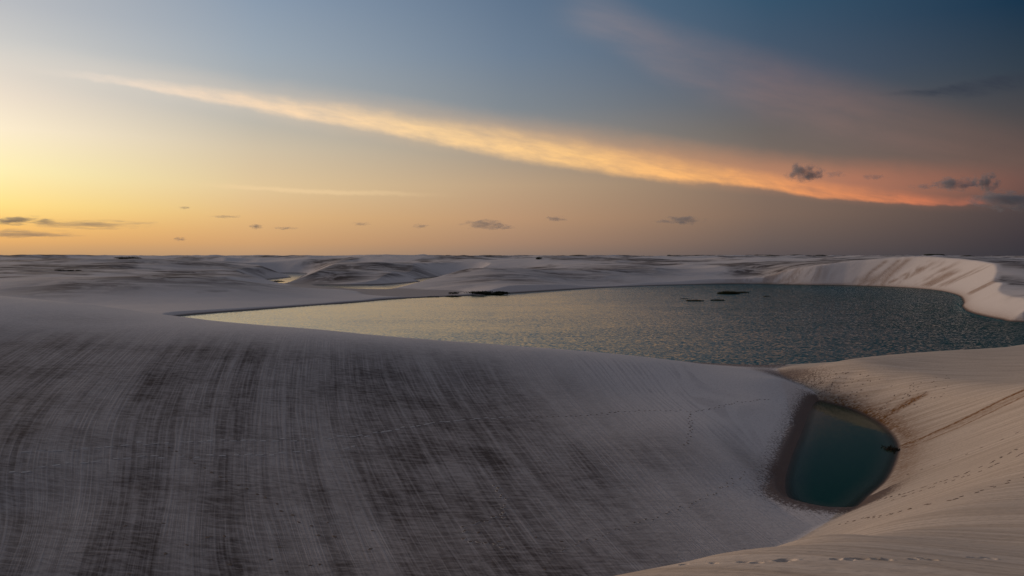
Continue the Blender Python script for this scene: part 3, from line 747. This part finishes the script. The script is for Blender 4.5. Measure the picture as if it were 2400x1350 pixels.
def stems(n, w, d, h):
    V = []; Fc = []
    for i in range(n):
        x, y = rng.uniform(-0.4, 0.4)*w, rng.uniform(-0.3, 0.3)*d
        tx, ty, tz = x+rng.normal(0, 0.06)*w, y+rng.normal(0, 0.06)*d, h*rng.uniform(0.4, 0.8)
        k = len(V); r = 0.06*max(h, 1)/2
        for (cx_, cy_, cz_, rr_) in ((x, y, -0.2, r), (tx, ty, tz, r*0.35)):
            for j in range(5): V.append((cx_+rr_*math.cos(j*1.2566), cy_+rr_*math.sin(j*1.2566), cz_))
        for j in range(5): Fc.append((k+j, k+(j+1) % 5, k+5+(j+1) % 5, k+5+j))
    return V, Fc
def shrub(x, y, w, d, h, n, label, group=None, size=0.3, name='shrub'):
    e = bpy.data.objects.new(name, None); C.objects.link(e)
    e.location = (x, y, float(height(np.array([x]), np.array([y]))[0])); tag(e, label, 'shrub', group)
    mesh_obj('foliage', *leaves(n, w, d, h, size), M_leaf, e)['kind'] = 'stuff'
    mesh_obj('stems', *stems(max(4, n//120), w, d, h), M_stem, e)['kind'] = 'stuff'
    return e
p = hit([1140,1108,1040,1012,295,155,1268,1990], [694,695,698,699,606.5,635.5,607.5,605])
shrub(p[0][0], p[0][1]+3, 36, 7, 2.9, 2200, 'long dark scrub bank on the far shore, its tall end pointing right', size=0.45)
shrub(p[1][0]-3, p[1][1]+2, 24, 5, 1.9, 1100, 'low dark scrub just left of the tall scrub bank on the far shore', size=0.4)
shrub(p[2][0], p[2][1]+1.5, 20, 3.5, 1.1, 600, 'flat dark scrub tuft at the water edge, second from the left end of the bank', size=0.35)
shrub(p[3][0], p[3][1]+1.5, 10, 3, 1.0, 300, 'smallest dark scrub tuft at the left end of the far bank', size=0.3)
k = p[4][1]/F
shrub(p[4][0], p[4][1], 95*k, 26*k, 6.5*k, 1400, 'wide black thicket on the horizon at far left', size=0.9*k, name='thicket')
k = p[5][1]/F
shrub(p[5][0], p[5][1], 66*k, 18*k, 6*k, 900, 'dark thicket on a pale dune near the left edge', size=0.9*k, name='thicket')
k = p[6][1]/F
shrub(p[6][0], p[6][1], 24*k, 10*k, 7*k, 500, 'small dark thicket below the horizon near the middle', size=0.9*k, name='thicket')

def islet(u, v, wpx, hm, label, reeds, group='dark islets in the large lagoon', aspect=0.5):
    x, y, z = ray_z(u, v); w = wpx*y/F; d = w*aspect
    e = bpy.data.objects.new('islet', None); C.objects.link(e); e.location = (x, y, 0); tag(e, label, 'islet', group)
    V = []; Fc = []; n = 28; K = 5
    off = rng.uniform(0, 50)
    for k in range(K+1):
        f = 1-k/K
        for j in range(n):
            q = 2*math.pi*j/n
            m_ = 0.72+0.56*float(vnoise(np.array(off+1.6*math.cos(q)), np.array(1.6*math.sin(q)), 4))
            V.append((0.5*w*f*m_*math.cos(q), 0.5*d*f*m_*math.sin(q), hm*0.55*(1-f**2)-0.25*f+0.05*rng.random()))
    for k in range(K):
        for j in range(n): Fc.append((k*n+j, k*n+(j+1) % n, (k+1)*n+(j+1) % n, (k+1)*n+j))
    mesh_obj('mud_bank', V, Fc, M_mud, e, smooth=True)
    V = []; Fc = []
    for i in range(reeds):
        q = rng.uniform(0, 6.283); f = math.sqrt(rng.random())*0.42
        bx_, by_ = w*f*math.cos(q), d*f*math.sin(q)
        hh = hm*rng.uniform(0.45, 1.0)*(1.1-f); lx, ly = rng.normal(0, 0.25)*hh, rng.normal(0, 0.2)*hh
        ww = 0.05+0.035*hm; k = len(V); a = rng.uniform(0, 3.14); cx_, cy_ = ww*math.cos(a), ww*math.sin(a)
        V += [(bx_-cx_, by_-cy_, 0), (bx_+cx_, by_+cy_, 0), (bx_+lx*0.5+cx_*0.7, by_+ly*0.5+cy_*0.7, hh*0.6), (bx_+lx*0.5-cx_*0.7, by_+ly*0.5-cy_*0.7, hh*0.6), (bx_+lx, by_+ly, hh)]
        Fc += [(k, k+1, k+2, k+3), (k+3, k+2, k+4)]
    mesh_obj('reeds', V, Fc, M_reed, e)['kind'] = 'stuff'
    return e
islet(1708, 689, 62, 2.6, 'tallest reedy islet in the right half of the large lagoon', 900)
islet(1741, 686.5, 36, 1.3, 'low islet touching the right side of the tallest islet', 300)
islet(1628, 705.5, 52, 1.1, 'flat dark islet nearer the viewer, left of its twin', 350, aspect=0.6)
islet(1682, 704.5, 40, 1.1, 'flat dark islet nearer the viewer, right of its twin', 300, aspect=0.6)
islet(1604, 700.5, 30, 0.45, 'thin dark islet behind the flat pair', 160, aspect=0.5)
islet(1796, 695, 22, 0.7, 'tiny islet standing alone right of the tallest islet', 140)
islet(650, 660, 36, 1.6, 'dark mud islet in the small pale lagoon at left', 200, None, aspect=0.7)
# water plant by the pool's right shore
x, y, z = ray_z(2090, 1054)
e = bpy.data.objects.new('water_plant', None); C.objects.link(e); e.location = (x, y, 0); tag(e, 'dark water plant growing in the green pool by the orange track', 'plant')
V = []; Fc = []
for i in range(260):
    q = rng.uniform(0, 6.283); f = abs(rng.normal(0, 0.5)); bx_, by_ = f*math.cos(q), 1.5*f*math.sin(q)
    hh = rng.uniform(0.08, 0.34); a = rng.uniform(0, 3.14); k = len(V)
    lx, ly = rng.normal(0, 0.12), rng.normal(0, 0.12)
    V += [(bx_-0.03*math.cos(a), by_-0.03*math.sin(a), -0.2), (bx_+0.03*math.cos(a), by_+0.03*math.sin(a), -0.2), (bx_+lx+0.05*math.cos(a), by_+ly+0.05*math.sin(a), hh*0.6), (bx_+2*lx, by_+2*ly, hh)]
    Fc += [(k, k+1, k+2), (k, k+2, k+3)]
mesh_obj('leaf_tuft', V, Fc, M_mud, e)['kind'] = 'stuff'

# far scrub along the horizon
V = []; Fc = []
su_ = rng.uniform(1020, 2440, 230); sY_ = rng.uniform(1900, 4200, 230); sx_ = (su_-1200)/F*sY_; sz_ = height(sx_, sY_)
for i in range(230):
    x, Y, z0 = sx_[i], sY_[i], sz_[i]
    w = rng.uniform(10, 42)*Y/3000; hh = rng.uniform(1.4, 3.4)*Y/3000; k = len(V); n = 9
    for a_ in range(3):
        for j in range(n):
            q = 2*math.pi*j/n; f = (1.0, 0.85, 0.4)[a_]*rng.uniform(0.8, 1.2)
            V.append((x+w*f*math.cos(q), Y+w*0.5*f*math.sin(q), z0+(-1.5, 0.6, 1.0)[a_]*hh*rng.uniform(0.75, 1.2)))
    for a_ in range(2):
        for j in range(n): Fc.append((k+a_*n+j, k+a_*n+(j+1) % n, k+(a_+1)*n+(j+1) % n, k+(a_+1)*n+j))
    Fc.append(tuple(k+2*n+j for j in range(n)))
o = mesh_obj('far_scrub', V, Fc, M_leaf); tag(o, 'thin dark line of scrub along the horizon', 'scrub', None, 'stuff')

# ------------------------------------------------------------------ small dark clouds, real vapour far away
def cloud_mat(dens, seed):
    m = bpy.data.materials.new('cloud_vapour'); m.use_nodes = True
    g = G(m.node_tree)
    oc = g.new('ShaderNodeTexCoord').outputs['Object']
    ln = g.vm('LENGTH', oc)
    a, b, c = g.sep(oc)
    nz = g.noise(g.xyz(g.m('ADD', g.m('MULTIPLY', a, 2.2), seed*7.3), b, g.m('MULTIPLY', c, 1.5)), 1.3, 4.0, 0.62)
    d = g.m('ADD', g.m('SUBTRACT', 0.80, ln), g.m('MULTIPLY', g.m('SUBTRACT', nz, 0.5), 2.6))
    d = g.m('MULTIPLY', g.ss(d, 0.05, 0.75), g.ss(ln, 0.75, 1.0, 1.0, 0.0))
    pv = g.new('ShaderNodeVolumePrincipled')
    pv.inputs['Color'].default_value = (0.46, 0.50, 0.58, 1); pv.inputs['Anisotropy'].default_value = 0.2
    g.put(pv.inputs['Density'], g.m('MULTIPLY', d, dens))
    mo = g.new('ShaderNodeOutputMaterial'); g.l.new(pv.outputs[0], mo.inputs['Volume'])
    return m
import bmesh
bm = bmesh.new(); bmesh.ops.create_icosphere(bm, subdivisions=3, radius=1.0)
sph = bpy.data.meshes.new('cloud_shell'); bm.to_mesh(sph); bm.free()
CL = [(1886,405,74,36,1.7,'dark ragged cloud over the orange end of the bright streak'),
      (2236,432,88,28,1.6,'flat grey cloud above the right end of the orange streak'),
      (2311,427,54,34,1.8,'compact grey cloud beside the flat one near the right edge'),
      (2375,469,150,40,2.2,'largest dark cloud, low at the right edge beyond the streak tip'),
      (2165,438,60,12,0.5,'faint thin cloud left of the flat grey cloud at right'),
      (2050,415,50,12,0.45,'faint wisp of cloud midway along the orange haze'),
      (1958,409,46,13,0.45,'faint wisp of cloud just right of the dark ragged cloud'),
      (1603,516,78,18,0.9,'grey lens cloud low over the right half of the horizon'),
      (1555,519,44,7,0.5,'thin tail of cloud left of the grey lens cloud'),
      (1140,527,92,20,0.9,'grey cloud low over the middle of the horizon'),
      (1180,533,44,8,0.6,'small cloud scrap under the right side of the middle cloud'),
      (1303,513,46,11,0.6,'small faint cloud between the middle cloud and the lens cloud'),
      (985,530,36,8,0.5,'small faint cloud left of the middle cloud'),
      (845,525,40,7,0.5,'thin small cloud above the distant narrow lagoon'),
      (600,531,28,9,0.9,'small dark cloud dot low in the golden sky'),
      (668,535,52,6,0.5,'thin cloud bar right of the small dark dot'),
      (420,560,28,8,0.7,'tiny cloud just above the horizon in the golden sky'),
      (528,508,64,6,0.5,'faint thin cloud bar in the golden sky'),
      (432,487,26,6,0.5,'tiniest faint cloud high in the golden sky'),
      (48,517,128,18,1.3,'dark cloud at the left edge, upper of the low bars'),
      (222,526,240,18,0.8,'long grey cloud bar right of the dark left edge cloud'),
      (50,548,220,18,0.7,'lowest cloud bar at the left edge')]
for i, (u, v, w, h, dn, lab) in enumerate(CL):
    Y = 9000.0+150*i; k = Y/F
    o = bpy.data.objects.new('cloud', bpy.data.meshes[sph.name] if i == 0 else sph.copy()); C.objects.link(o)
    o.location = ((u-1200)*k, Y, H+(HZ-v)*k); o.scale = (w*0.80*k, w*0.4*k, h*0.85*k)
    o.data.materials.clear(); o.data.materials.append(cloud_mat(dn*1.35/(w*0.4*k), i+1))
    tag(o, lab, 'cloud', 'small clouds low in the sky')
